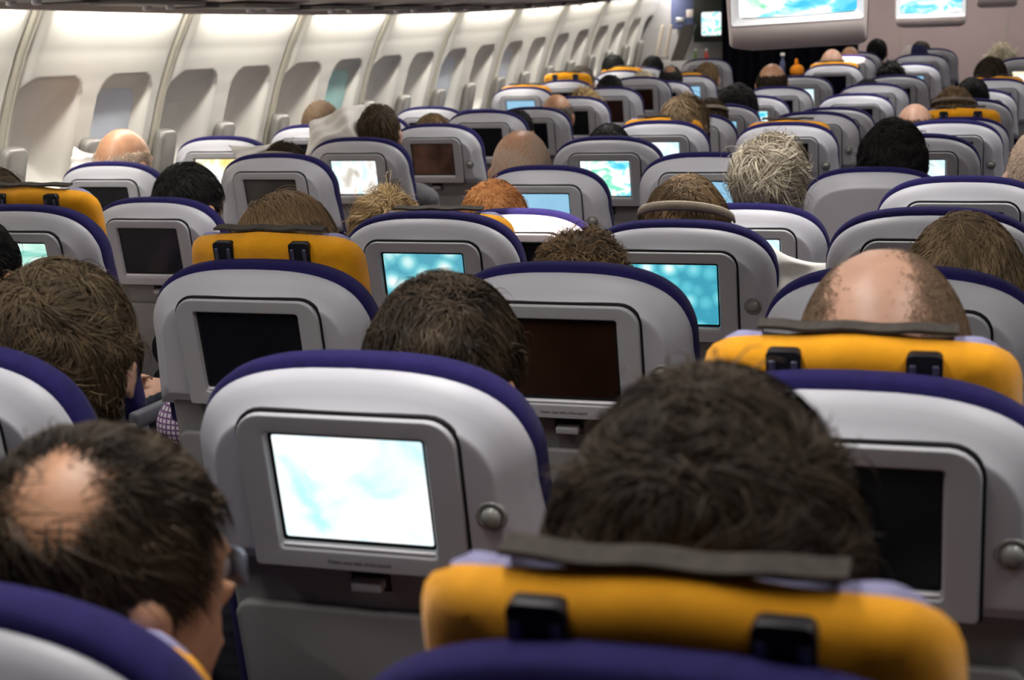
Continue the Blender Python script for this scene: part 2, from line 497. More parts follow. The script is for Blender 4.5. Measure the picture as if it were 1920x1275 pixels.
# ceiling light units: housing and glowing diffuser
glow, nt, b = new_mat('ceiling_diffuser')
b.inputs['Base Color'].default_value = (.8, .8, .8, 1)
b.inputs['Emission Color'].default_value = (1.0, .955, .90, 1)
b.inputs['Emission Strength'].default_value = 3.0
hous_me = boxmesh('housing', (-.16, .16, -.62, .62, 0, .05), .008, M['ceil'])
diff_me = boxmesh('diffuser', (-.13, .13, -.60, .60, -.012, 0), .004, glow)
for ci, (x, cname) in enumerate(((-1.72, 'left aisle'), (-.62, 'centre seats'), (.48, 'right aisle'))):
    for k in range(6):
        y = 1.32 + 2.4 * k
        t = empty('ceiling_light', (x, y, .685 + CAMZ + zr(y)))
        t.rotation_euler = (math.atan(zs(y)), 0, 0)
        tag(t, 'long ceiling light over the %s, %s from the camera' % (cname, ['first', 'second', 'third', 'fourth', 'fifth', 'sixth'][k]), 'ceiling light', 'ceiling lights')
        ob('housing', hous_me, t); ob('diffuser', diff_me, t)
        L = bpy.data.lights.new('ceiling_lamp', 'AREA'); L.shape = 'RECTANGLE'; L.size = .24; L.size_y = 1.18
        L.energy = CEIL_POWER * (.85 if k == 5 else 1.0) * (1.85, 1.05, .7)[ci]; L.color = (1.0, .965, .93); L.spread = math.radians(170 if k == 5 else (135 if ci == 0 else 105))
        lo = bpy.data.objects.new('ceiling_lamp', L); C.objects.link(lo); lo.parent = t; lo.location = (0, 0, -.016); lo.rotation_euler = (0, math.radians(10 if ci == 0 else 0), 0)


def reading_lamp(x, y, tx, ty, tz, energy, size, col):
    L = bpy.data.lights.new('reading_light', 'SPOT'); L.energy = energy; L.spot_size = math.radians(size); L.spot_blend = .25
    L.shadow_soft_size = .012; L.color = col
    o = bpy.data.objects.new('reading_light', L); C.objects.link(o)
    o.location = (x, y, .66 + CAMZ + zr(y))
    d = Vector((tx, ty, tz)) - o.location
    o.rotation_euler = d.to_track_quat('-Z', 'Y').to_euler()


reading_lamp(-1.12, 3.52, -1.15, 3.93, 1.04, 260, 12, (1.0, .80, .70))
reading_lamp(-1.10, 11.5, -1.10, 11.83, 1.38, 260, 12, (1.0, .80, .66))

# ------------------------------------------------------------------ front end of the cabin
wf = ob('wall_front', boxmesh('wall_front', (-1.30, 2.2, 14.55, 14.62, 0, 2.7), .004, M['pink']))
tag(wf, 'pinkish beige bulkhead at the front of the cabin', kind='structure')
for x in (-.93, -.02, .9):
    ob('bulkhead_joint', boxmesh('bulkhead_joint', (x - .004, x + .004, 14.545, 14.56, .3, 2.6), 0, M['trim']), wf)
wg = ob('wall_galley', boxmesh('wall_galley', (-3.34, -2.3, 14.62, 14.7, 0, 2.7), .004, M['greywall']))
tag(wg, 'grey galley partition beside the front left wall', kind='structure')
wd = ob('wall_recess', boxmesh('wall_recess', (-2.4, -1.2, 14.9, 14.96, 0, 2.7), .004, M['black']))
tag(wd, kind='structure')

# dark curtain drawn across the aisle
V = []; F = []
n = 60
for i in range(n + 1):
    x = -2.262 + (1.03) * i / n
    y = 12.98 + .022 * math.sin(i * 1.25) + .01 * math.sin(i * .53)
    for z in (.12, .8, 1.5, 2.1, 2.28):
        V.append((x, y + .006 * math.sin(i * 1.25 + z), z))
for i in range(n):
    for j in range(4):
        a = i * 5 + j
        F.append((a, a + 5, a + 6, a + 1))
cur = ob('curtain', mesh('curtain', V, F, True, M['curtain']))
sol = cur.modifiers.new('thickness', 'SOLIDIFY'); sol.thickness = .004
tag(cur, 'dark navy curtain hanging across the front of the left aisle', 'curtain')
rail = ob('curtain_rail', boxmesh('curtain_rail', (-2.35, -1.15, 12.96, 13.0, 2.27, 2.30), .004, M['metal']), cur)


def monitor(name, loc, w_, h_, d_, border, chin, label, mat, yaw=0.0, roll=0.0, hang=True):
    t = empty(name, loc, yaw); t.rotation_euler = (math.radians(-3), roll, yaw)
    tag(t, label, 'monitor', 'overhead monitors')
    # housing: tapered at the foot; opening framed by a pale bezel
    hw, hh = w_ / 2, h_ / 2
    out = rrect(hw, hh, .022, 4)
    def sq(f, y, k=1.0):
        return [(x * f * (1 - (.06 * k if z < -hh + .04 else 0)), y, z) for x, z in out]
    iz = (chin - border) / 2
    inner = rrect(hw - border, hh - (border + chin) / 2, .012, 4, 0, iz)
    inner2 = rrect(hw - border - .028, hh - (border + chin) / 2 - .028, .02, 4, 0, iz)
    ob('housing', loft('housing', [sq(.86, d_), sq(.97, d_ * .5), sq(1, .03), sq(1, .008), sq(.99, 0), [(x, 0, z) for x, z in inner]], True, False, M['housing']), t)
    ob('bezel', loft('bezel', [[(x, -.003, z) for x, z in inner], [(x, .0, z) for x, z in inner], [(x, .022, z) for x, z in inner2]], False, False, M['bezel']), t)
    # slightly bulging glass
    V = []; F = []; k = 12
    ax = hw - border - .028; az = hh - (border + chin) / 2 - .028
    for i in range(k + 1):
        for j in range(k + 1):
            u = -1 + 2 * i / k; v = -1 + 2 * j / k
            V.append((ax * u, .012 + .012 * (u * u + v * v) / 2 , iz + az * v * (1 - .06 * u * u if v < 0 else 1)))
    for i in range(k):
        for j in range(k):
            a = i * (k + 1) + j
            F.append((a, a + k + 1, a + k + 2, a + 1))
    ob('display', mesh('display', V, F, True, mat), t)
    if hang:
        ob('mount', boxmesh('mount', (-.08, .08, .05, d_ * .7, hh - .01, hh + .35), .01, M['housing']), t)
    return t


M['m_map'] = emit('monitor_map', [(0.30, (70, 195, 236)), (0.40, (130, 228, 245)), (0.45, (245, 255, 253)), (0.59, (255, 255, 255)), (0.68, (125, 230, 175))], 'noise', 5.5, 1.15, 2.7, (1, 1, 2.0))
monitor('ceiling_monitor', (-.805, 6.3, 1.662), .575, .365, .26, .028, .085, 'large beige ceiling monitor showing a bright flight map', M['m_map'], 0.0, math.radians(-1.9))
monitor('ceiling_monitor', (-.518, 11.2, 1.805), .50, .44, .25, .02, .05, 'smaller beige ceiling monitor farther ahead with a blue map', M['m_map'], 0.0, 0)
monitor('ceiling_monitor', (-.10, 13.2, 1.89), .34, .30, .22, .02, .06, 'beige underside of the farthest ceiling monitor, right of the map screens', M['m_map'], 0.0, 0)

# galley monitor in its black cabinet
t = empty('galley_monitor', (-2.56, 14.3, 1.45))
tag(t, 'black cabinet monitor with a cyan map by the galley', 'monitor')
bw = boxmesh('cabinet', (-.20, .30, 0, .28, .07, .75), .01, M['black'])
ob('cabinet', bw, t)
fr = rrect(.09, .105, .015, 4, -.035, .235)
ob('display', plate('display', fr, -.006, .0, .002, M['s_map']), t)

# jump seat posts, galley cabinet, handles
t = empty('galley_cabinet', (-2.88, 14.35, 1.45)); tag(t, 'dark blue galley cabinet above the front left seats', 'cabinet')
ob('cabinet_body', boxmesh('cabinet_body', (-.10, .12, 0, .25, .20, .62), .01, M['galleyblue']), t)
ob('cabinet_label', boxmesh('cabinet_label', (.045, .11, -.006, 0, .30, .37), .004, M['housing']), t)
ob('handle', boxmesh('handle', (-.05, .03, -.02, 0, .26, .30), .004, M['metal']), t)
for i, x in enumerate((-3.02, -2.945)):
    pts = []
    t = empty('assist_post', (x, 13.9, 1.40)); tag(t, '%s of the two leaning beige posts by the exit door' % ['left', 'right'][i], 'post', 'beige posts by the exit')
    rings = []
    for k, (zz, r) in enumerate(((0, .010), (.01, .017), (.12, .018), (.25, .018), (.275, .014), (.285, .004))):
        rings.append([(r * math.cos(a * math.pi / 6) + zz * .22, r * math.sin(a * math.pi / 6), zz) for a in range(12)])
    ob('post_body', loft('post_body', rings, True, True, M['post']), t)
    ob('post_foot', boxmesh('post_foot', (-.03, .03, -.03, .03, -.02, .01), .006, M['psu']), t)
t = empty('door_slide', (-2.88, 14.1, 1.34)); tag(t, 'dark leaning door arm beside the grey galley partition', 'door arm')
V = [(x + zz * .38, y_, zz) for zz in (0, .34) for x, y_ in ((-.06, -.02), (.05, -.02), (.05, .05), (-.06, .05))]
ob('arm', mesh('arm', V, [(0, 1, 2, 3), (4, 5, 6, 7), (0, 1, 5, 4), (1, 2, 6, 5), (2, 3, 7, 6), (3, 0, 4, 7)], False, M['psu_dark']), t)
ob('arm_base', boxmesh('arm_base', (-.12, .10, -.03, .06, -1.02, .02), .008, M['greywall']), t)
t = empty('galley_shelf', (-2.66, 14.3, 1.355)); tag(t, 'pale shelf under the galley monitor', 'shelf')
ob('shelf_board', boxmesh('shelf_board', (-.16, .12, -.05, .3, -.03, .0), .006, M['bezel']), t)
ob('bracket', boxmesh('bracket', (-.02, .02, .0, .3, -.12, -.03), .006, M['greywall']), t)
for x, m, lab in ((-.085, 'bottle_g', 'green bottle on the galley shelf'), (.015, 'bottle_r', 'red bottle on the galley shelf')):
    t2 = empty('bottle', (-2.66 + x, 14.32, 1.355)); tag(t2, lab, 'bottle', 'galley bottles')
    rr = ((0, .012), (.002, .017), (.06, .017), (.08, .008), (.095, .008))
    ob('bottle_body', loft('bottle_body', [[(r * math.cos(a * math.pi / 5), r * math.sin(a * math.pi / 5), z) for a in range(10)] for z, r in rr], True, True, M[m]), t2)
    ob('bottle_cap', loft('bottle_cap', [[(r * math.cos(a * math.pi / 5), r * math.sin(a * math.pi / 5), z) for a in range(10)] for z, r in ((.093, .010), (.108, .010))], True, True, M['bezel']), t2)

# ------------------------------------------------------------------ passenger seats
def outline(hw, ztop, zmid, zbot, hwb, p=3.1, n=28, arch=.010):
    """seat back outline (x, z): rounded top, nearly straight sides"""
    pts = []
    for k in range(n + 1):
        t = math.pi * k / n
        c, s = math.cos(t), math.sin(t)
        x = hw * math.copysign(abs(c) ** (2 / p), c)
        z = zmid + (ztop - zmid) * abs(s) ** (2 / p)
        z -= arch * (x / hw) ** 2 * (1 if s > .3 else s / .3)
        pts.append((x, z))
    m = 5
    for k in range(1, m + 1):
        pts.append((-hw + (hw - hwb) * k / m, zmid - .0 + (zbot - zmid) * k / m - (.010 * (0 if k == m else 0))))
    for k in range(m, 0, -1):
        pts.append((hw - (hw - hwb) * k / m, zmid + (zbot - zmid) * k / m))
    return pts


def inset(pts, d, y, cz, hw, hh):
    return [(x * (1 - d / hw), y, cz + (z - cz) * (1 - d / hh)) for x, z in pts]


SH = outline(.207, -.011, -.140, -.268, .219, 3.3, 36, .012)
czs = -.14
shell_me = loft('back_shell', [inset(SH, d, y, czs, .213, .13) for d, y in ((.006, .058), (0, .052), (0, .040), (.0025, .032), (.010, .023), (.022, .0135), (.032, .0055), (.0345, .0028), (.0365, .0008), (.039, .0001), (.044, 0))], True, True, M['shell'])
CU = outline(.2095, 0.0, -.140, -.60, .225, 3.3, 36, .012)
def inset2(pts, dx, dz, y, cz=-.30, hw=.2, hh=.30):
    return [(x * (1 - dx / hw), y, cz + (z - cz) * (1 - dz / hh)) for x, z in pts]
cush_me = loft('back_cushion', [inset2(CU, dx, dz, y) for dx, dz, y in ((.016, .014, .040), (.004, .003, .045), (0, 0, .052), (0, .001, .068), (.000, .006, .083), (.004, .018, .097), (.016, .04, .105), (.04, .06, .108))], True, True, M['blue'])
# thicker lumbar part below the head rest
CU2 = outline(.195, -.17, -.26, -.66, .205, 3.0)
lumbar_me = loft('lumbar_cushion', [inset(CU2, d, y, -.42, .2, .25) for d, y in ((.0, .055), (0, .105), (.01, .122), (.03, .13))], True, True, M['blue'])
gas_me = plate('gasket', rrect(.1370, .1020, .036, 6, 0, -.148, .008), -.0012, .004, .0006, M['gasket'])
# monitor panel: frame with a recessed opening
PO = rrect(.1330, .0980, .033, 6, 0, -.148, .005)
PI = rrect(.0985, .0753, .006, 6, 0, -.1468)
PIa = rrect(.1005, .0773, .007, 6, 0, -.1468)
PI2 = rrect(.0955, .0700, .004, 6, 0, -.1435)
hp = lambda L, y: [(x, y, z) for x, z in L]
def sc_loop(L, f, cz=-.148): return [(x * f, cz + (z - cz) * f) for x, z in L]
panel_me = loft('monitor_panel', [hp(PO, .004), hp(PO, -.0070), hp(sc_loop(PO, .994), -.0088), hp(sc_loop(PO, .985), -.0092), hp(sc_loop(PO, .975), -.0092), hp(PIa, -.0092), hp(PI, -.0090), hp(sc_loop(PI, .997, -.1468), -.0084), hp(PI2, -.0018)], False, False, M['panel'])
screen_me = mesh('screen', [(-.097, -.0020, -.2145), (.097, -.0020, -.2145), (.097, -.0020, -.0725), (-.097, -.0020, -.0725)], [(0, 1, 2, 3)], False)
screen_me.materials.append(M['s_off'])
edge_me = loft('screen_edge', [hp(rrect(.0955, .0700, .004, 4, 0, -.1435), -.0023), hp(rrect(.0915, .0655, .003, 4, 0.001, -.1425), -.0024)], False, False, M['gasket'])
lip_me = boxmesh('panel_lip', (-.094, .094, -.0075, -.0035, -.2192, -.2150), .0012, M['bezel'])
ring = [(math.cos(2 * math.pi * a / 20), math.sin(2 * math.pi * a / 20)) for a in range(20)]
hook_me = loft('coat_hook', [[(.0175 * c, y * 1, .0175 * s) for c, s in ring] if r is None else [(r * c, y, r * s) for c, s in ring] for r, y in ((.0185, .002), (.0185, -.002), (.0150, -.003), (.0125, .001), (.0120, .001), (.0115, -.006), (.0085, -.0095), (.003, -.0105))], False, True, M['hook'])
lower_me = boxmesh('lower_back', (-.19, .19, .018, .056, -.70, -.235), .012, M['lower'])
tray_me = plate('tray_table', rrect(.182, .125, .02, 4, 0, -.435), .004, .020, .004, M['lower'])
latch_me = boxmesh('tray_latch', (-.019, .019, -.002, .02, -.278, -.266), .002, M['panel'])
latchbox_me = boxmesh('latch_recess', (-.024, .024, .014, .02, -.284, -.254), .001, M['gasket'])

# head rest: a padded block with wings bending forward
def headrest_mesh(name, hw, hh, t, wing, mat, dip=0.0):
    nx, nz = 26, 12
    V = []; F = []
    def pos(u, v, side):
        # superellipse pad
        r = (abs(u) ** 4.2 + abs(v) ** 4.2) ** (1 / 4.2)
        x = hw * u; z = hh * v
        # pull the corners in
        k = 1 if r <= 1e-6 else max(abs(u), abs(v)) / r
        x *= k; z *= k
        edge = max(abs(u), abs(v))
        th = t * (1 - edge ** 6) ** .5 if edge < 1 else 0
        y = side * th + wing * (abs(x) / hw) ** 3.2
        dimple = .0045 * math.exp(-((abs(u) - .74) / .10) ** 2 - ((v - .45) / .35) ** 2)
        return (x, y + (dimple if side < 0 else 0), z - .010 * (x / hw) ** 2 + (.003 * math.cos(x / hw * 6.0) if v > 0 else 0) - (dip * max(0, 1 - (x / hw / .8) ** 2) if v > 0 else 0))
    for side in (-1, 1):
        for i in range(nx + 1):
            for j in range(nz + 1):
                V.append(pos(-1 + 2 * i / nx, -1 + 2 * j / nz, side))
    off = (nx + 1) * (nz + 1)
    for s in range(2):
        for i in range(nx):
            for j in range(nz):
                a = s * off + i * (nz + 1) + j
                f = (a, a + nz + 1, a + nz + 2, a + 1)
                F.append(f if s == 0 else f[::-1])
    me = mesh(name, V, F, True, mat)
    bm = bmesh.new(); bm.from_mesh(me); bmesh.ops.remove_doubles(bm, verts=bm.verts, dist=.0006); bm.to_mesh(me); bm.free()
    me.polygons.foreach_set('use_smooth', [True] * len(me.polygons))
    return me


HRH = .088
head_me = headrest_mesh('headrest_cover', .170, HRH, .030, .030, M['yellow'])
pad_me = headrest_mesh('headrest_pad', .157, HRH, .024, .024, M['lavender'], .014)
velv = []
vf = []
for i in range(17):
    u = -1 + 2 * i / 16
    for (dy, dz) in ((-.010, -.003), (-.010, .0010), (.012, .0015), (.012, -.003)):
        velv.append((  .104 * u, dy + .012 * abs(u) ** 3, dz +   .004 * (1 - u * u) + .0012 * math.sin(i * 1.1)))
for i in range(16):
    for j in range(4):
        a = i * 4 + j; b2 = i * 4 + (j + 1) % 4
        vf.append((a, b2, b2 + 4, a + 4))
vf += [(0, 1, 2, 3), (64, 67, 66, 65)]
velcro_me = mesh('velcro_strip', velv, vf, False, M['velcro'])
slot_me = plate('headrest_slot', rrect(.0185, .055, .007, 4), -.0335, -.02, .001, M['slot'])
rails_me = [boxmesh('slot_rail', (x - .0035, x + .0035, -.0355, -.030, -.054, .044), .0015, M['rail']) for x in (-.0115, .0115)]
seat_me = boxmesh('seat_cushion', (-.215, .215, .10, .56, .34, .45), .03, M['blue'], 3)
base_me = boxmesh('seat_base', (-.22, .22, .12, .52, .30, .37), .012, M['metal'])
arm_me = boxmesh('armrest', (-.013, .013, .10, .50, .60, .645), .010, M['armrest'], 3)
armp_me = boxmesh('armrest_post', (-.011, .011, .08, .16, .34, .62), .005, M['armrest'])
leg_me = boxmesh('leg', (-.02, .02, .16, .48, 0, .31), .008, M['metal'])

txt = bpy.data.curves.new('notice', 'FONT'); txt.body = 'Fasten seat belt while seated'; txt.size = .0068; txt.align_x = 'CENTER'; txt.extrude = .0001
to = bpy.data.objects.new('notice_tmp', txt); C.objects.link(to)
notice_me = bpy.data.meshes.new_from_object(to.evaluated_get(bpy.context.evaluated_depsgraph_get())); notice_me.name = 'printed_notice'
bpy.data.objects.remove(to); notice_me.materials.clear(); notice_me.materials.append(M['print'])

SEATS = [
(0, 'c2', -0.668, 0.743, 1.15, -0.06, 'off'),
(0, 'c3', -0.165, 0.743, 1.146, 0.026, 'off'),
(1, 'c1', -1.265, 1.53, 1.145, -1, 'off'),
(1, 'c2', -0.678, 1.53, 1.151, -1, 'white'),
(1, 'c3', -0.128, 1.53, 1.148, 0.024, 'off'),
(2, 'c1', -1.202, 2.317, 1.144, 0.034, 'off'),
(2, 'c2', -0.654, 2.317, 1.148, -1, 'brown'),
(2, 'c3', -0.129, 2.317, 1.15, -1, 'off'),
(3, 'b2', -2.221, 3.104, 1.156, 0.028, 'green'),
(3, 'c1', -1.183, 3.104, 1.145, -0.015, 'teal'),
(3, 'c2', -0.632, 3.104, 1.13, -1, 'teal2'),
(3, 'c3', -0.117, 3.104, 1.158, -1, 'off'),
(4, 'b2', -2.325, 3.891, 1.098, -1, 'off'),
(4, 'c1', -1.223, 3.891, 1.07, -1, 'lit'),
(4, 'c2', -0.613, 3.891, 1.086, -1, 'white'),
(4, 'c3', -0.08, 3.891, 1.155, -1, 'off'),
(5, 'b1', -2.957, 4.678, 1.145, -1, 'off'),
(5, 'b2', -2.322, 4.678, 1.17, -1, 'grey'),
(5, 'c1', -1.381, 4.678, 1.126, -1, 'blue'),
(5, 'c2', -0.865, 4.678, 1.164, -1, 'blue'),
(5, 'c3', -0.357, 4.678, 1.117, -1, 'none'),
(6, 'b1', -2.941, 5.465, 1.187, -1, 'yellow'),
(6, 'b2', -2.359, 5.465, 1.177, -1, 'film'),
(6, 'c1', -1.371, 5.465, 1.172, -1, 'map'),
(6, 'c3', -0.271, 5.465, 1.17, -1, 'white'),
(7, 'b1', -2.912, 6.252, 1.192, -1, 'off'),
(7, 'b2', -2.331, 6.252, 1.189, -1, 'brown2'),
(7, 'c1', -1.348, 6.252, 1.19, 0.0, 'white'),
(7, 'c2', -0.829, 6.252, 1.177, -0.005, 'off'),
(7, 'c3', -0.2, 6.252, 1.178, -1, 'off'),
(8, 'b1', -2.965, 7.039, 1.203, -1, 'off'),
(8, 'b2', -2.363, 7.039, 1.213, -1, 'off'),
(8, 'c1', -1.365, 7.039, 1.184, -1, 'off'),
(8, 'c2', -0.815, 7.039, 1.185, -1, 'off'),
(8, 'c3', -0.176, 7.039, 1.151, 0.028, 'off'),
(9, 'b1', -2.947, 7.826, 1.207, -1, 'off'),
(9, 'b2', -2.369, 7.826, 1.196, -1, 'off'),
(9, 'c1', -1.373, 7.826, 1.196, -1, 'blue'),
(9, 'c2', -0.809, 7.826, 1.172, -1, 'off'),
(9, 'c3', -0.162, 7.826, 1.203, -1, 'off'),
(10, 'b1', -2.918, 8.613, 1.16, -1, 'off'),
(10, 'b2', -2.354, 8.613, 1.224, -1, 'off'),
(10, 'c1', -1.332, 8.613, 1.212, -1, 'map'),
(10, 'c2', -0.77, 8.613, 1.213, -1, 'off'),
(10, 'c3', -0.138, 8.613, 1.224, -1, 'off'),
(11, 'b1', -2.905, 9.4, 1.266, 0.0, 'blue'),
(11, 'b2', -2.339, 9.4, 1.255, -1, 'brown'),
(11, 'c1', -1.299, 9.4, 1.238, -1, 'off'),
(11, 'c2', -0.74, 9.4, 1.246, -1, 'off'),
(11, 'c3', -0.058, 9.4, 1.26, 0.0, 'off'),
(12, 'b1', -2.846, 10.187, 1.288, 0.04, 'off'),
(12, 'b2', -2.324, 10.187, 1.299, -1, 'brown'),
(12, 'c1', -1.265, 10.187, 1.283, -1, 'white'),
(12, 'c2', -0.665, 10.187, 1.274, -1, 'off'),
(12, 'c3', 0.133, 10.187, 1.367, -1, 'yellow'),
(13, 'b1', -2.958, 10.974, 1.294, -1, 'off'),
(13, 'b2', -2.326, 10.974, 1.251, -1, 'off'),
(13, 'c1', -1.14, 10.974, 1.343, 0.005, 'off'),
(13, 'c2', -0.622, 10.974, 1.335, -1, 'blue'),
(14, 'b1', -2.841, 11.761, 1.323, 0.015, 'off'),
(14, 'b2', -2.301, 11.761, 1.275, 0.005, 'blue'),
(14, 'c1', -1.115, 11.761, 1.396, -1, 'off'),
(14, 'c2', -0.598, 11.761, 1.391, -1, 'off'),
(15, 'b1', -2.85, 12.548, 1.335, -1, 'off'),
(15, 'b2', -2.315, 12.548, 1.39, -1, 'off'),
(15, 'c1', -1.135, 12.548, 1.414, -1, 'off'),
(15, 'c2', -0.562, 12.548, 1.424, -1, 'off'),
]
ORD = ['nearest', 'second', 'third', 'fourth', 'fifth', 'sixth', 'seventh', 'eighth', 'ninth', 'tenth', 'eleventh', 'twelfth', 'thirteenth', 'fourteenth', 'fifteenth', 'sixteenth']
COLN = {'b1': 'left window column', 'b2': 'left aisle column', 'c1': 'left centre column', 'c2': 'middle centre column', 'c3': 'right centre column'}
SCRW = {'off': 'a dark screen', 'white': 'a bright white screen', 'brown': 'a dark brownish screen', 'green': 'a pale green screen', 'teal': 'a teal film on screen',
        'teal2': 'a dim teal film on screen', 'lit': 'its back brightly lit by a lamp', 'grey': 'a painted grey reflection on screen', 'blue': 'a light blue screen', 'none': 'a plain back',
        'yellow': 'a yellow-white screen', 'film': 'a white film scene on screen', 'map': 'a cyan map on screen', 'brown2': 'a painted rosy reflection on screen'}
TILT = math.radians(12)
SEATPOS = {}
for (row, col, x, y, zt, hr, scr) in SEATS:
    x -= .017; zt -= .014
    zf = zr(y + .2)
    t = empty('passenger_seat', (x, y, zf))
    lab = 'grey seat with %s%s, %s row, %s' % ('yellow headrest and ' if hr > -.5 else '', SCRW[scr], ORD[row], COLN[col])
    tag(t, lab, 'seat', 'passenger seats')
    SEATPOS[(row, col)] = (x, y, zt)
    sh = ob('back_shell', shell_me, t, None, (0, 0, zt - zf), (TILT, 0, 0))
    ob('back_cushion', cush_me, sh)
    ob('lumbar_cushion', lumbar_me, sh)
    ob('lower_back', lower_me, sh)
    if row < 8:
        ob('tray_table', tray_me, sh); ob('latch_recess', latchbox_me, sh); ob('tray_latch', latch_me, sh)
    if scr != 'none':
        ob('gasket', gas_me, sh); ob('monitor_panel', panel_me, sh)
        s_ = ob('screen', screen_me, sh, M['s_off' if scr in ('off', 'lit') else 's_' + scr])
        ob('screen_edge', edge_me, sh)
        if row < 10:
            ob('panel_lip', lip_me, sh)
        if row < 4:
            ob('printed_notice', notice_me, sh, None, (0, -.0094, -.2365), (math.radians(90), 0, 0))
    if row < 9 and scr != 'none':
        ob('coat_hook', hook_me, sh, None, (.164, .001, -.166))
    if hr > -.5:
        hz = hr - HRH
        hy = .112
        ob('headrest_cover', head_me, sh, None, (0, hy, hz))
        ob('headrest_pad', pad_me, sh, None, (0, hy + .012, hz + .0055))
        if hr > -.03:
            ob('velcro_strip', velcro_me, sh, None, (0, hy + .004, hz + HRH + .001))
        if row < 13:
            for sx in (-1, 1):
                ob('headrest_slot', slot_me, sh, None, (sx * .072, hy + .002, hz + HRH - .066))
                for r_ in rails_me:
                    ob('slot_rail', r_, sh, None, (sx * .072, hy + .002, hz + HRH - .066))
    ob('seat_cushion', seat_me, t); ob('seat_base', base_me, t)
    for sx in (-1, 1):
        ob('armrest', arm_me, t, None, (sx * .238, 0, 0)); ob('armrest_post', armp_me, t, None, (sx * .238, 0, 0))
        ob('leg', leg_me, t, None, (sx * .17, 0, 0))

# ------------------------------------------------------------------ passengers
AX = np.array([.078, .098, .105])


def body_mesh():
    """a seated figure, head centre at the origin, facing +y; one continuous surface (voxel remesh + smoothing)"""
    nu, nv = 22, 12
    tv = [(0, 0, -1)] + [(math.sin(math.pi * j / nv) * math.cos(2 * math.pi * i / nu), math.sin(math.pi * j / nv) * math.sin(2 * math.pi * i / nu), -math.cos(math.pi * j / nv)) for j in range(1, nv) for i in range(nu)] + [(0, 0, 1)]
    tv = np.array(tv); last = len(tv) - 1
    tf = []
    for i in range(nu):
        k = (i + 1) % nu
        tf.append((0, 1 + k, 1 + i))
        for j in range(nv - 2):
            p_, q_ = 1 + j * nu + i, 1 + j * nu + k
            tf += [(p_, q_, q_ + nu), (p_, q_ + nu, p_ + nu)]
        tf.append((last, 1 + (nv - 2) * nu + i, 1 + (nv - 2) * nu + k))
    tf = np.array(tf)
    VV = []; FF = []
    def ell(c, r, rot=None):
        v = tv * np.array(r)
        if rot is not None:
            v = v @ np.array(rot.to_3x3()).T
        FF.append(tf + len(tv) * len(VV)); VV.append(v + np.array(c))
    def cap(a, b, ra, rb, n=7):
        a = Vector(a); b = Vector(b)
        for k in range(n + 1):
            f = k / n
            r = ra + (rb - ra) * f
            ell(a.lerp(b, f), (r, r, r))
    ell((0, 0, 0), tuple(AX))
    ell((0, .028, -.055), (.060, .066, .068))           # face and jaw
    ell((0, .050, -.098), (.034, .036, .026))           # chin
    ell((0, .098, -.040), (.011, .020, .014)); ell((0, .092, -.018), (.008, .010, .022))   # nose
    ell((0, .090, -.075), (.022, .009, .007))           # mouth
    for s in (-1, 1):
        ell((s * .030, .080, .008), (.022, .014, .007))  # brow
        ell((s * .083, -.006, -.026), (.008, .019, .032), Matrix.Rotation(s * -.35, 4, 'Z'))  # ears
        ell((s * .086, -.012, -.014), (.007, .014, .020), Matrix.Rotation(s * -.5, 4, 'Z'))
    cap((0, -.022, -.07), (0, -.030, -.21), .056, .060)
    cap((-.15, -.03, -.265), (.15, -.03, -.265), .062, .062, 9)
    ell((0, -.018, -.40), (.175, .105, .20)); ell((0, .0, -.58), (.160, .115, .17)); ell((0, .02, -.70), (.175, .13, .09))
    for s in (-1, 1):
        cap((s * .180, -.03, -.275), (s * .205, .02, -.53), .056, .045)
        cap((s * .205, .02, -.53), (s * .16, .25, -.575), .043, .030)
        ell((s * .135, .315, -.585), (.038, .050, .020))
        for q in range(4):
            bx_ = s * (.135 + (q - 1.5) * .022)
            ln = (.045, .055, .058, .045)[q]
            cap((bx_, .345, -.583), (bx_ - s * .004, .345 + ln * .8, -.592), .0095, .0085, 4)
            cap((bx_ - s * .004, .345 + ln * .8, -.592), (bx_ - s * .004, .345 + ln * 1.2, -.612), .0085, .0075, 3)
        cap((s * .105, .30, -.580), (s * .075, .335, -.585), .0105, .009, 3)
        cap((s * .09, .04, -.71), (s * .12, .46, -.69), .085, .060, 9)
        cap((s * .12, .46, -.70), (s * .12, .44, -1.17), .056, .040, 9)
        cap((s * .12, .43, -1.20), (s * .13, .60, -1.215), .040, .032, 6)
    VV = np.concatenate(VV); FF = np.concatenate(FF)
    VV[:, 2] += .16 * np.clip((-.27 - VV[:, 2]) / .42, 0, 1)
    me = bpy.data.meshes.new('body_tmp'); me.from_pydata(VV.tolist(), [], FF.tolist()); me.update()
    o = bpy.data.objects.new('body_tmp', me); C.objects.link(o)
    rm = o.modifiers.new('r', 'REMESH'); rm.mode = 'VOXEL'; rm.voxel_size = .0078
    sm = o.modifiers.new('s', 'SMOOTH'); sm.factor = .5; sm.iterations = 3
    me2 = bpy.data.meshes.new_from_object(o.evaluated_get(bpy.context.evaluated_depsgraph_get()))
    bpy.data.objects.remove(o); me2.name = 'person'
    n = len(me2.polygons)
    co = np.empty(n * 3); me2.polygons.foreach_get('center', co); co = co.reshape(-1, 3)
    idx = np.ones(n, dtype=np.int32)
    idx[(co[:, 2] > -.19) & (np.hypot(co[:, 0], co[:, 1]) < .14)] = 0
    idx[(co[:, 1] > .235) & (co[:, 2] > -.52) & (co[:, 2] < -.40) & (np.abs(co[:, 0]) < .215)] = 0
    idx[(co[:, 2] < -.50) & (np.abs(co[:, 0]) < .20) & (idx == 1) & ((co[:, 1] > .06) | (co[:, 2] < -.54))] = 2
    me2.materials.clear()
    for m in (SK['fair'], CL['grey'], CL['jeans']):
        me2.materials.append(m)
    me2.polygons.foreach_set('material_index', idx)
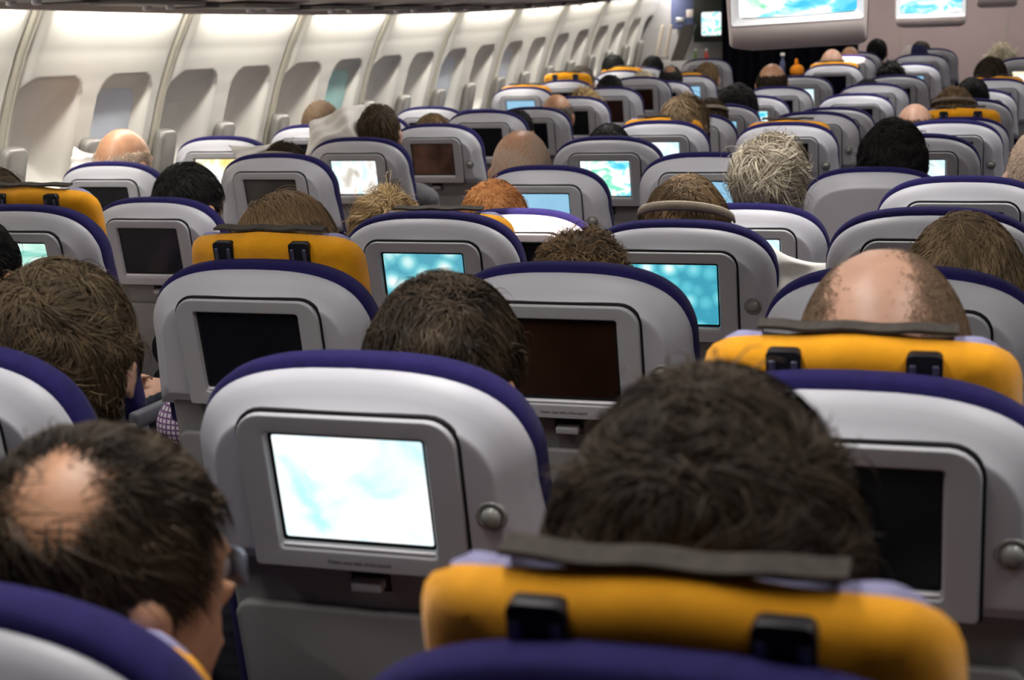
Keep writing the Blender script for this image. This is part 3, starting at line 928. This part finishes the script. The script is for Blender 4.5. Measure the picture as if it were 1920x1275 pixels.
    me2.polygons.foreach_set('use_smooth', [True] * n)
    return me2


BODY = body_mesh()
EYE = None


def nrm(v):
    return v / np.maximum(np.linalg.norm(v, axis=-1, keepdims=True), 1e-9)


def region(style):
    """probability of a hair root at unit direction d (x right, y to the face, z up)"""
    def base(d):
        x, y, z = d[:, 0], d[:, 1], d[:, 2]
        k = ((z > -.62) & (y < .10)) | ((z > .10) & (y < .30 + .55 * z)) | ((z > .45) & (y < .80))
        k &= ~((np.abs(x) > .66) & (y > -.30) & (z < .10))
        k &= ~((y > .05) & (z < .05))
        return k
    def f(d, rng=None, m=0.0):
        j = rng.normal(size=len(d)) if rng is not None else 0.0
        x, y, z = d[:, 0], d[:, 1], d[:, 2]
        k = base(d)
        if style == 'spot':          # thinning crown
            c = np.array([.40, -.46, .79]); c /= np.linalg.norm(c)
            k = k & ((d @ c) < .935 + .022 * j - m)
        if style == 'spotsmall':
            c = np.array([0, -.35, .94]); c /= np.linalg.norm(c)
            k = k & ((d @ c) < .93 + .02 * j - m)
        if style == 'sides':         # bald on top
            k = k & (z < .42 - .25 * np.maximum(y, 0) + .10 * np.abs(x) + .05 * j - m) & (z < .36 + .35 * np.abs(x) ** 2 + .12)
        if style == 'stripe':        # shaved sides, bald middle
            k = k & ((np.abs(x + .14) > .42 - .12 * y + .11 * j + m) | (z < .0 + .1 * j))
        if style == 'spotbig':
            c = np.array([-.12, -.25, .93]); c /= np.linalg.norm(c)
            k = k & ((d @ c) < .86 + .09 * j - m)
        if style == 'lowsides':
            k = k & (z < .12 + .30 * np.abs(x) + .05 * j - m)
        return k
    return f


def hair_mesh(name, n=4000, L=.05, lift=.012, crown=(0.05, -.42, .90), reg='full', noise=.5, freq=9.0, curl=0.0, curlf=3.0, width=.0011, seed=1, base=.004, gravity=.25, stray=.06, seg=6, tuft=.35, cap=True, tv=.28):
    rng = np.random.default_rng(seed)
    R = lambda d: 1 / np.sqrt(((d / AX) ** 2).sum(-1, keepdims=True))
    f = region(reg)
    d = nrm(rng.normal(size=(n * 6, 3)))
    d = d[f(d, rng)][:n]
    n = len(d)
    cr = nrm(np.array([crown]))
    ph = rng.uniform(0, 6.28, size=(3, 3)); fr = rng.normal(size=(3, 3)) * freq
    ph2 = rng.uniform(0, 6.28, size=(3, 3)); fr2 = rng.normal(size=(3, 3)) * freq * 2.2
    def field(d):
        a = np.stack([np.sin(d @ fr[i] + ph[i, 0]) for i in range(3)], -1)
        b = np.stack([np.sin(d @ fr2[i] + ph2[i, 0]) for i in range(3)], -1)
        return a + .6 * b
    cprox = np.clip(((d @ cr.T) - .86) / .14, 0, 1)
    indiv = rng.normal(size=(n, 3)) * (.22 + .9 * cprox)
    ln = L * rng.uniform(.65, 1.15, size=(n, 1)) * (1 + .25 * field(d)[:, :1])
    up_amt = np.clip(.55 + tuft * field(d)[:, 1:2], .05, 2.0)
    strayk = np.where(rng.uniform(size=(n, 1)) < stray, rng.uniform(1.2, 2.6, size=(n, 1)), 1.0)
    root = d.copy()
    pts = []
    dd = d.copy()
    cph = rng.uniform(0, 6.28, size=(n, 1)) * .08 + 4 * field(d)[:, :1]
    fixed = field(root) * noise
    for k in range(seg + 1):
        s = k / seg
        r = R(dd)
        h = base * (.25 + .75 * min(1, s * 3)) + lift * up_amt * strayk * math.sin(min(1, s * 1.25) * math.pi / 2) * (1 - .35 * s)
        p = dd * (r + h)
        t = dd - cr
        t = t - dd * (t * dd).sum(-1, keepdims=True)
        t = nrm(t + 1e-6) + np.array([[0, 0, -gravity]]) + fixed + indiv
        t = t - dd * (t * dd).sum(-1, keepdims=True)
        t = nrm(t)
        side = np.cross(dd, t)
        if curl:
            p = p + curl * s * (np.sin(cph + s * curlf * 6.28) * side + np.cos(cph + s * curlf * 6.28) * dd)
        pts.append((p, side, dd.copy()))
        dd = nrm(dd + t * (ln / seg) / r)
    V = []
    ang = rng.uniform(-.8, .8, size=(n, 1))
    for k, (p, side, nd) in enumerate(pts):
        wv = (side * np.cos(ang) + nd * np.sin(ang)) * width * (1 - .75 * (k / seg) ** 2)
        V.append(p - wv); V.append(p + wv)
    V = np.stack(V, 1)                    # n, 2*(seg+1), 3
    per = 2 * (seg + 1)
    base_i = (np.arange(n) * per)[:, None]
    q = np.array([[2 * k, 2 * k + 1, 2 * k + 3, 2 * k + 2] for k in range(seg)]).reshape(1, -1)
    F = (base_i + q).reshape(-1, 4)
    tone_s = np.clip(.45 + tv * field(root * 1.7)[:, 0] + rng.normal(size=n) * .20, 0, 1)
    tone = np.repeat(tone_s, per)
    V = V.reshape(-1, 3)
    if cap:
        nu, nv = 56, 34
        th, pz = np.meshgrid(np.linspace(0, 2 * np.pi, nu, endpoint=False), np.linspace(-.75, 1, nv))
        rr = np.sqrt(1 - pz ** 2)
        cd = np.stack([rr * np.cos(th), rr * np.sin(th), pz], -1).reshape(-1, 3)
        cv = cd * (R(cd) + base * .55 + lift * .18 * (1 + .5 * field(cd)[:, :1]))
        ok = f(cd, None, .06)
        idx = np.arange(nu * nv).reshape(nv, nu)
        cf = np.stack([idx[:-1], np.roll(idx[:-1], -1, 1), np.roll(idx[1:], -1, 1), idx[1:]], -1).reshape(-1, 4)
        cf = cf[ok[cf].all(1)]
        F = np.concatenate([F, cf + len(V)])
        V = np.concatenate([V, cv]); tone = np.concatenate([tone, np.full(len(cv), .02)])
    me = bpy.data.meshes.new(name)
    me.vertices.add(len(V)); me.vertices.foreach_set('co', V.astype(np.float32).ravel())
    me.loops.add(len(F) * 4); me.loops.foreach_set('vertex_index', F.astype(np.int32).ravel())
    me.polygons.add(len(F)); me.polygons.foreach_set('loop_start', np.arange(0, len(F) * 4, 4, dtype=np.int32))
    me.update(calc_edges=True)
    at = me.attributes.new('tone', 'FLOAT', 'POINT'); at.data.foreach_set('value', tone.astype(np.float32))
    me.polygons.foreach_set('use_smooth', [True] * len(F))
    me.materials.append(HM['brown'])
    return me


HAIRSPEC = {
    'short': dict(n=7000, L=.042, lift=.009, noise=.40, width=.0007, stray=.02),
    'crop': dict(n=14000, L=.036, lift=.010, noise=.55, freq=8, crown=(.10, -.15, .97), width=.0007, stray=.02, base=.007),
    'thick': dict(n=15000, L=.040, lift=.012, noise=.95, freq=8, base=.009, width=.0007, stray=.03, seg=5),
    'tousled': dict(n=6500, L=.060, lift=.030, noise=.9, freq=8, base=.006, stray=.15),
    'swept': dict(n=13000, L=.070, lift=.010, noise=.30, freq=5, crown=(-.45, .25, .85), base=.007, width=.0007, stray=.015),
    'spot': dict(n=13000, L=.040, lift=.008, noise=.3, reg='spot', width=.0007, stray=.02, crown=(.28, -.50, .80)),
    'spotsmall': dict(n=4500, L=.035, lift=.010, noise=.35, reg='spotsmall'),
    'shaved': dict(n=5000, L=.0045, lift=.0015, noise=.3, reg='sides', base=.0012, width=.0008, seg=2, stray=0),
    'stripe': dict(n=60000, L=.003, lift=.0006, noise=.3, reg='stripe', base=.0008, width=.0006, seg=1, stray=0, cap=False, tv=.04),
    'shavedspot': dict(n=30000, L=.003, lift=.0006, noise=.3, reg='spotbig', base=.0008, width=.0006, seg=1, stray=0, cap=False, tv=.04),
    'buzz': dict(n=6000, L=.008, lift=.005, noise=.3, base=.002, width=.0008, seg=2, stray=0),
    'fringe': dict(n=3500, L=.022, lift=.006, noise=.4, reg='lowsides', base=.003),
    'fringehigh': dict(n=3500, L=.030, lift=.008, noise=.4, reg='sides', base=.004),
    'curly': dict(n=2200, L=.085, lift=.018, noise=.7, freq=11, curl=.0105, curlf=2.1, width=.0011, seg=18, stray=0, base=.014),
    'fluffy': dict(n=8000, L=.095, lift=.030, noise=1.3, freq=5, curl=.013, curlf=.8, seg=10, stray=.08, base=.016),
    'spiky': dict(n=5500, L=.060, lift=.030, noise=1.1, freq=7, stray=.10, width=.0009, base=.008, curl=.004, curlf=.8),
    'long': dict(n=6000, L=.150, lift=.016, noise=.25, freq=5, gravity=.6, seg=9, base=.008),
}
HCACHE = {}


def get_hair(style, far, seed):
    sp = dict(HAIRSPEC[style])
    if far:
        key = (style, 'far', seed % 2)
        if key not in HCACHE:
            sp['n'] = max(900, sp['n'] // 4); sp['width'] = sp.get('width', .0011) * 2.0; sp['seg'] = min(sp.get('seg', 6), 5)
            HCACHE[key] = hair_mesh('hair', seed=11 + seed % 2, **sp)
        return HCACHE[key]
    return hair_mesh('hair', seed=seed, **sp)


def band_mesh(name, z0, tilt, half, arc0, arc1, off):
    """a strap lying around the back of the head"""
    V = []; F = []; n = 40
    for i in range(n + 1):
        a = math.radians(arc0 + (arc1 - arc0) * i / n)
        for (dz, o_) in ((-half, off), (-half * .6, off + .0035), (half * .6, off + .0035), (half, off), (half * .6, off - .002), (-half * .6, off - .002)):
            z = z0 + dz
            k = math.sqrt(max(.05, 1 - (z / AX[2]) ** 2))
            x = (AX[0] * k + o_) * math.cos(a); y = (AX[1] * k + o_) * math.sin(a)
            V.append((x, y, z + tilt * y))
    for i in range(n):
        for j in range(6):
            a = i * 6 + j; b = i * 6 + (j + 1) % 6
            F.append((a, b, b + 6, a + 6))
    return mesh(name, V, F, True)


# row, column, x, y, head-top height relative to the eye, head width, hair style, hair colour, skin, turn, shirt, look, extra
PEOPLE = [
 (0, 'c2', -.645, .96, -.262, .178, 'spot', 'darkbrown', 'tan', -30, 'navy', 'dark hair and a bald crown', 'glasses'),
 (0, 'c3', -.186, .99, -.208, .222, 'thick', 'darkbrown', 'tan', -4, 'grey', 'thick dark brown hair', ''),
 (1, 'c1', -1.20, 1.75, -.247, .210, 'thick', 'brown', 'fair', 12, 'grey', 'bushy brown hair', ''),
 (1, 'c2', -.652, 1.75, -.259, .195, 'crop', 'darkbrown', 'tan', -12, 'black', 'swept dark hair', ''),
 (1, 'c3', -.125, 1.75, -.225, .200, 'stripe', 'stubble', 'pink', 6, 'grey', 'bald head with shaved sides', ''),
 (2, 'b2', -1.905, 2.52, -.282, .170, 'short', 'black', 'tan', 0, 'grey', 'black hair at the left edge', ''),
 (2, 'c1', -1.234, 2.52, -.233, .200, 'swept', 'midbrown', 'fair', 5, 'check', 'side-swept brown hair', ''),
 (2, 'c2', -.684, 2.52, -.290, .175, 'curly', 'midbrown', 'fair', 0, 'white', 'curly brown hair', ''),
 (2, 'c3', -.055, 2.52, -.261, .188, 'short', 'sand', 'fair', 0, 'grey', 'short sandy brown hair', ''),
 (3, 'b2', -2.428, 3.30, -.242, .185, 'short', 'brown', 'fair', 0, 'check', 'brown hair and a checked shirt', ''),
 (3, 'c1', -1.358, 3.30, -.292, .172, 'spiky', 'blond', 'fair', 10, 'black', 'tousled blond hair', ''),
 (3, 'c2', -.657, 3.30, -.267, .195, 'short', 'midbrown', 'fair', 0, 'white', 'brown hair and a beige band', 'band'),
 (4, 'b2', -2.315, 4.09, -.292, .198, 'short', 'black', 'tan', -15, 'black', 'short black hair', ''),
 (4, 'c1', -1.358, 4.09, -.345, .198, 'short', 'red', 'pink', 0, 'grey', 'smooth red hair', ''),
 (4, 'c2', -.593, 4.09, -.222, .195, 'fluffy', 'white', 'fair', 0, 'stripe', 'fluffy whitish blond hair', ''),
 (4, 'c3', .094, 4.09, -.214, .185, 'buzz', 'palestubble', 'pale', 0, 'white', 'close-cropped pale hair at the right edge', ''),
 (5, 'b1', -3.010, 4.88, -.223, .195, 'fringe', 'palestubble', 'tan', -10, 'white', 'bald shiny head', ''),
 (5, 'b2', -2.378, 4.88, -.277, .160, 'short', 'darkbrown', 'fair', 0, 'grey', 'dark hair and a pale band', 'band2'),
 (5, 'c1', -1.519, 4.88, -.250, .195, 'shavedspot', 'palestubble', 'tan', 0, 'grey', 'bald tanned head', ''),
 (5, 'c3', -.329, 4.88, -.226, .215, 'thick', 'black', 'tan', 0, 'black', 'thick black hair', ''),
 (6, 'b2', -2.345, 5.67, -.181, .172, 'short', 'brown', 'fair', 15, 'grey', 'brown hair leaning on a white pillow', ''),
 (6, 'c1', -1.420, 5.67, -.267, .170, 'short', 'black', 'tan', 0, 'black', 'black hair', ''),
 (7, 'b1', -2.947, 6.45, -.187, .175, 'buzz', 'stubble', 'tan', 0, 'grey', 'buzz-cut brown hair', ''),
 (7, 'b2', -2.413, 6.45, -.250, .171, 'short', 'midbrown', 'fair', 0, 'grey', 'brown hair', ''),
 (7, 'c1', -1.284, 6.45, -.184, .200, 'long', 'sand', 'fair', -10, 'brown', 'long light brown hair', ''),
 (7, 'c3', -.351, 6.45, -.237, .165, 'fringehigh', 'brown', 'pink', 0, 'grey', 'thinning brown hair', ''),
 (8, 'b2', -2.269, 7.24, -.272, .168, 'short', 'black', 'tan', 0, 'black', 'black hair', ''),
 (8, 'c1', -1.315, 7.24, -.229, .160, 'short', 'brown', 'fair', 0, 'brown', 'brown hair and a pale band', 'band2'),
 (8, 'c3', -.225, 7.24, -.198, .195, 'short', 'midbrown', 'fair', 0, 'grey', 'brown hair and a dark band', 'band3'),
 (9, 'b2', -2.293, 8.03, -.217, .185, 'fringehigh', 'grey', 'tan', 0, 'grey', 'balding grey hair', ''),
 (9, 'c1', -1.323, 8.03, -.185, .215, 'thick', 'black', 'tan', 0, 'black', 'broad black hair', ''),
 (9, 'c3', -.168, 8.03, -.177, .170, 'short', 'black', 'tan', 0, 'black', 'black hair', ''),
 (10, 'b2', -2.345, 8.81, -.207, .200, 'tousled', 'blond', 'fair', 0, 'grey', 'tousled blond hair', ''),
 (10, 'c2', -.853, 8.81, -.264, .180, 'short', 'midbrown', 'fair', 0, 'grey', 'light brown hair', ''),
 (11, 'b2', -2.389, 9.60, -.153, .180, 'short', 'black', 'tan', 0, 'black', 'black hair', ''),
 (11, 'c1', -1.371, 9.60, -.101, .195, 'fringehigh', 'darkbrown', 'tan', 0, 'black', 'bald crown and dark sides', ''),
 (11, 'c2', -.801, 9.60, -.211, .195, 'short', 'black', 'tan', 0, 'black', 'black hair', ''),
 (11, 'c3', -.099, 9.60, -.094, .195, 'short', 'darkbrown', 'fair', 0, 'black', 'dark brown hair', ''),
 (12, 'b1', -2.788, 10.39, -.096, .195, 'short', 'grey', 'fair', 0, 'grey', 'greying brown hair', ''),
 (12, 'b2', -2.353, 10.39, -.145, .170, 'tousled', 'lamplit_blond', 'fair', 0, 'grey', 'blond hair', ''),
 (12, 'c2', -.721, 10.39, -.114, .189, 'tousled', 'black', 'tan', 0, 'black', 'spiky black hair', ''),
 (12, 'c3', -.045, 10.39, -.021, .188, 'tousled', 'lamplit_blond', 'fair', 0, 'grey', 'lamplit blond hair', ''),
 (13, 'b2', -2.328, 11.17, -.123, .180, 'spotsmall', 'black', 'brown', 0, 'black', 'dark hair and a bald spot', ''),
 (13, 'c1', -1.178, 11.17, -.032, .175, 'fringe', 'palestubble', 'pink', 0, 'grey', 'bald pink head', ''),
 (14, 'b1', -2.944, 11.96, -.035, .187, 'short', 'black', 'tan', 0, 'black', 'black hair', ''),
 (14, 'b2', -2.207, 11.96, -.110, .195, 'short', 'midbrown', 'fair', 0, 'brown', 'golden brown hair', ''),
 (14, 'c1', -1.135, 12.01, -.022, .160, 'fringe', 'palestubble', 'tan', 0, 'grey', 'bald head lit orange', ''),
 (14, 'c2', -.660, 11.96, -.039, .190, 'short', 'darkbrown', 'fair', 0, 'navy', 'navy and white cap', 'cap'),
 (15, 'b1', -2.805, 12.75, -.055, .185, 'short', 'black', 'tan', 0, 'black', 'black hair', ''),
 (15, 'c1', -.997, 12.75, .033, .165, 'short', 'black', 'tan', 0, 'black', 'black hair', ''),
 (15, 'c2', -.660, 12.75, .003, .180, 'short', 'brown', 'fair', 0, 'grey', 'brown hair', ''),
]
PTS = {}
for pi, (row, col, x, y, zt, wd, style, hc, sk, turn, shirt, look, extra) in enumerate(PEOPLE):
    hl = HAIRSPEC[style]['lift'] * .62 + HAIRSPEC[style].get('base', .004)
    s = wd / (2 * (AX[0] + hl))
    s = min(1.25, max(.84, s))
    zc = zt + CAMZ - s * (AX[2] + hl)
    p = bpy.data.objects.new('person', BODY); C.objects.link(p)
    p.location = (x, y + .01, zc); p.rotation_euler = (0, 0, math.radians(turn)); p.scale = (s, s, s)
    for i, m in enumerate((SK[sk], CL[shirt], CL['jeans'])):
        p.material_slots[i].link = 'OBJECT'; p.material_slots[i].material = m
    tag(p, 'seated person with %s, %s row, %s' % (look, ORD[row], COLN[col]), 'person', 'passengers')
    h = ob('hair', get_hair(style, row > 5, pi + 3), p, HM[hc])
    if row < 4:
        if EYE is None:
            me = bpy.data.meshes.new('eye'); bm = bmesh.new(); bmesh.ops.create_uvsphere(bm, u_segments=12, v_segments=8, radius=.0115); bm.to_mesh(me); bm.free(); me.materials.append(M['eye']); EYE = me
        for sx in (-1, 1):
            ob('eye', EYE, p, None, (sx * .030, .083, -.008))
    if extra == 'band':
        ob('headband', band_mesh('headband', .030, -.30, .010, 170, 370, .016), p, M['band'])
    if extra == 'band2':
        ob('headband', band_mesh('headband', .045, -.25, .010, 170, 370, .015), p, M['band'])
    if extra == 'band3':
        ob('headband', band_mesh('headband', .040, -.25, .008, 170, 370, .015), p, M['band_dark'])
    if extra == 'glasses':
        for sx in (-1, 1):
            ob('lens', plate('lens', rrect(.022, .015, .008, 4, sx * .034, -.008), .092, .0935, .0008, M['glasses']), p)
    if extra == 'cap':
        rings = []
        for k in range(9):
            z = .01 + .098 * k / 8.0
            f_ = math.sqrt(max(.004, 1 - (z / .125) ** 2))
            rings.append([((AX[0] + .018) * f_ * math.cos(a * math.pi / 12), (AX[1] + .016) * f_ * math.sin(a * math.pi / 12), z + .018) for a in range(24)])
        me = loft('cap', rings, False, True, M['cap_navy'])
        me.materials.append(M['cap_white'])
        for pl in me.polygons:
            if pl.center.x < -.02:
                pl.material_index = 1
        c_ = ob('cap', me, p)
        ob('cap_brim', plate('cap_brim', [(.075 * math.cos(a * math.pi / 10), .08 * math.sin(a * math.pi / 10)) for a in range(20)], -.003, .003, .001, M['cap_navy']), p, None, (0, .10, .03), (math.radians(85), 0, 0))


# ------------------------------------------------------------------ pillows and small things
def pillow(loc, size, rot, label):
    nu = 24
    V = []; F = []
    for side in (1, -1):
        for i in range(nu + 1):
            for j in range(nu + 1):
                u = -1 + 2 * i / nu; v = -1 + 2 * j / nu
                e = (1 - u ** 4) * (1 - v ** 4)
                pinch = 1 - .26 * (1 - abs(v) ** 2) * abs(u) ** 3
                pinch2 = 1 - .26 * (1 - abs(u) ** 2) * abs(v) ** 3
                wr = .010 * math.sin(5 * u + 3 * v + 1) * e + .006 * math.sin(11 * v - 4 * u) * e
                V.append((size[0] * u * pinch, side * (size[1] * max(0, e) ** .55) + wr, size[2] * v * pinch2))
    off = (nu + 1) ** 2
    for s in range(2):
        for i in range(nu):
            for j in range(nu):
                a = s * off + i * (nu + 1) + j
                F.append((a, a + nu + 1, a + nu + 2, a + 1) if s else (a, a + 1, a + nu + 2, a + nu + 1))
    me = mesh('pillow', V, F, True, M['pillow'])
    bm = bmesh.new(); bm.from_mesh(me); bmesh.ops.remove_doubles(bm, verts=bm.verts, dist=.0005); bm.to_mesh(me); bm.free()
    o = ob('pillow', me); o.location = loc; o.rotation_euler = [math.radians(a) for a in rot]
    tag(o, label, 'pillow', 'white pillows')
    return o


pillow((-2.525, 5.66, 1.185), (.135, .05, .11), (-48, -18, 0), 'large white pillow leaning between the sixth row left seats')
pillow((-3.145, 4.86, 1.115), (.075, .03, .065), (-20, 12, 0), 'small white pillow between the bald head and the wall')
pillow((-2.46, 4.90, 1.14), (.13, .035, .06), (0, -6, 0), 'white pillow behind the fifth row dark-haired head')
pillow((-.395, 3.22, .94), (.10, .03, .13), (0, 8, 0), 'white cloth cushion between two centre seats of the fourth row')
zc_ = zr(11.85)
t = empty('service_cart', (-1.56, 11.95, zc_)); tag(t, 'dark service cart standing in the left aisle near the curtain', 'cart')
ob('cart_body', boxmesh('cart_body', (-.15, .15, -.20, .20, .10, 1.03), .012, M['black']), t)
ob('cart_top', boxmesh('cart_top', (-.155, .155, -.205, .205, 1.03, 1.055), .006, M['black']), t)
for sx in (-1, 1):
    for sy_ in (-1, 1):
        ob('wheel', loft('wheel', [[(xx, .045 * math.cos(a * math.pi / 8), .05 + .05 * math.sin(a * math.pi / 8)) for a in range(16)] for xx in (-.012, .012)], True, True, M['gasket']), t, None, (sx * .12, sy_ * .16, 0))
t = empty('orange_bag', (-1.505, 11.85, zc_ + 1.055)); tag(t, 'small orange knotted bag standing on the service cart', 'bag')
ob('bag_body', loft('bag_body', [[(r * math.cos(a * math.pi / 6), r * math.sin(a * math.pi / 6), z) for a in range(12)] for z, r in ((0, .04), (.03, .052), (.06, .052), (.075, .04), (.088, .016))], True, True, M['orange_toy']), t)
ob('knot', loft('knot', [[(-.005 + r * math.cos(a * math.pi / 4), r * math.sin(a * math.pi / 4), z) for a in range(8)] for z, r in ((.085, .016), (.105, .014), (.125, .010), (.132, .004))], True, True, M['orange_toy']), t)
t = empty('glass_bottle', (-1.62, 11.9, zc_ + 1.055)); tag(t, 'small pale glass bottle standing on the service cart', 'bottle')
ob('bottle_body', loft('bottle_body', [[(r * math.cos(a * math.pi / 5), r * math.sin(a * math.pi / 5), z) for a in range(10)] for z, r in ((0, .02), (.1, .02), (.13, .009), (.15, .009))], True, True, M['galleyblue']), t)
ob('bottle_cap', loft('bottle_cap', [[(r * math.cos(a * math.pi / 5), r * math.sin(a * math.pi / 5), z) for a in range(10)] for z, r in ((.148, .016), (.175, .016))], True, True, M['pillow']), t)
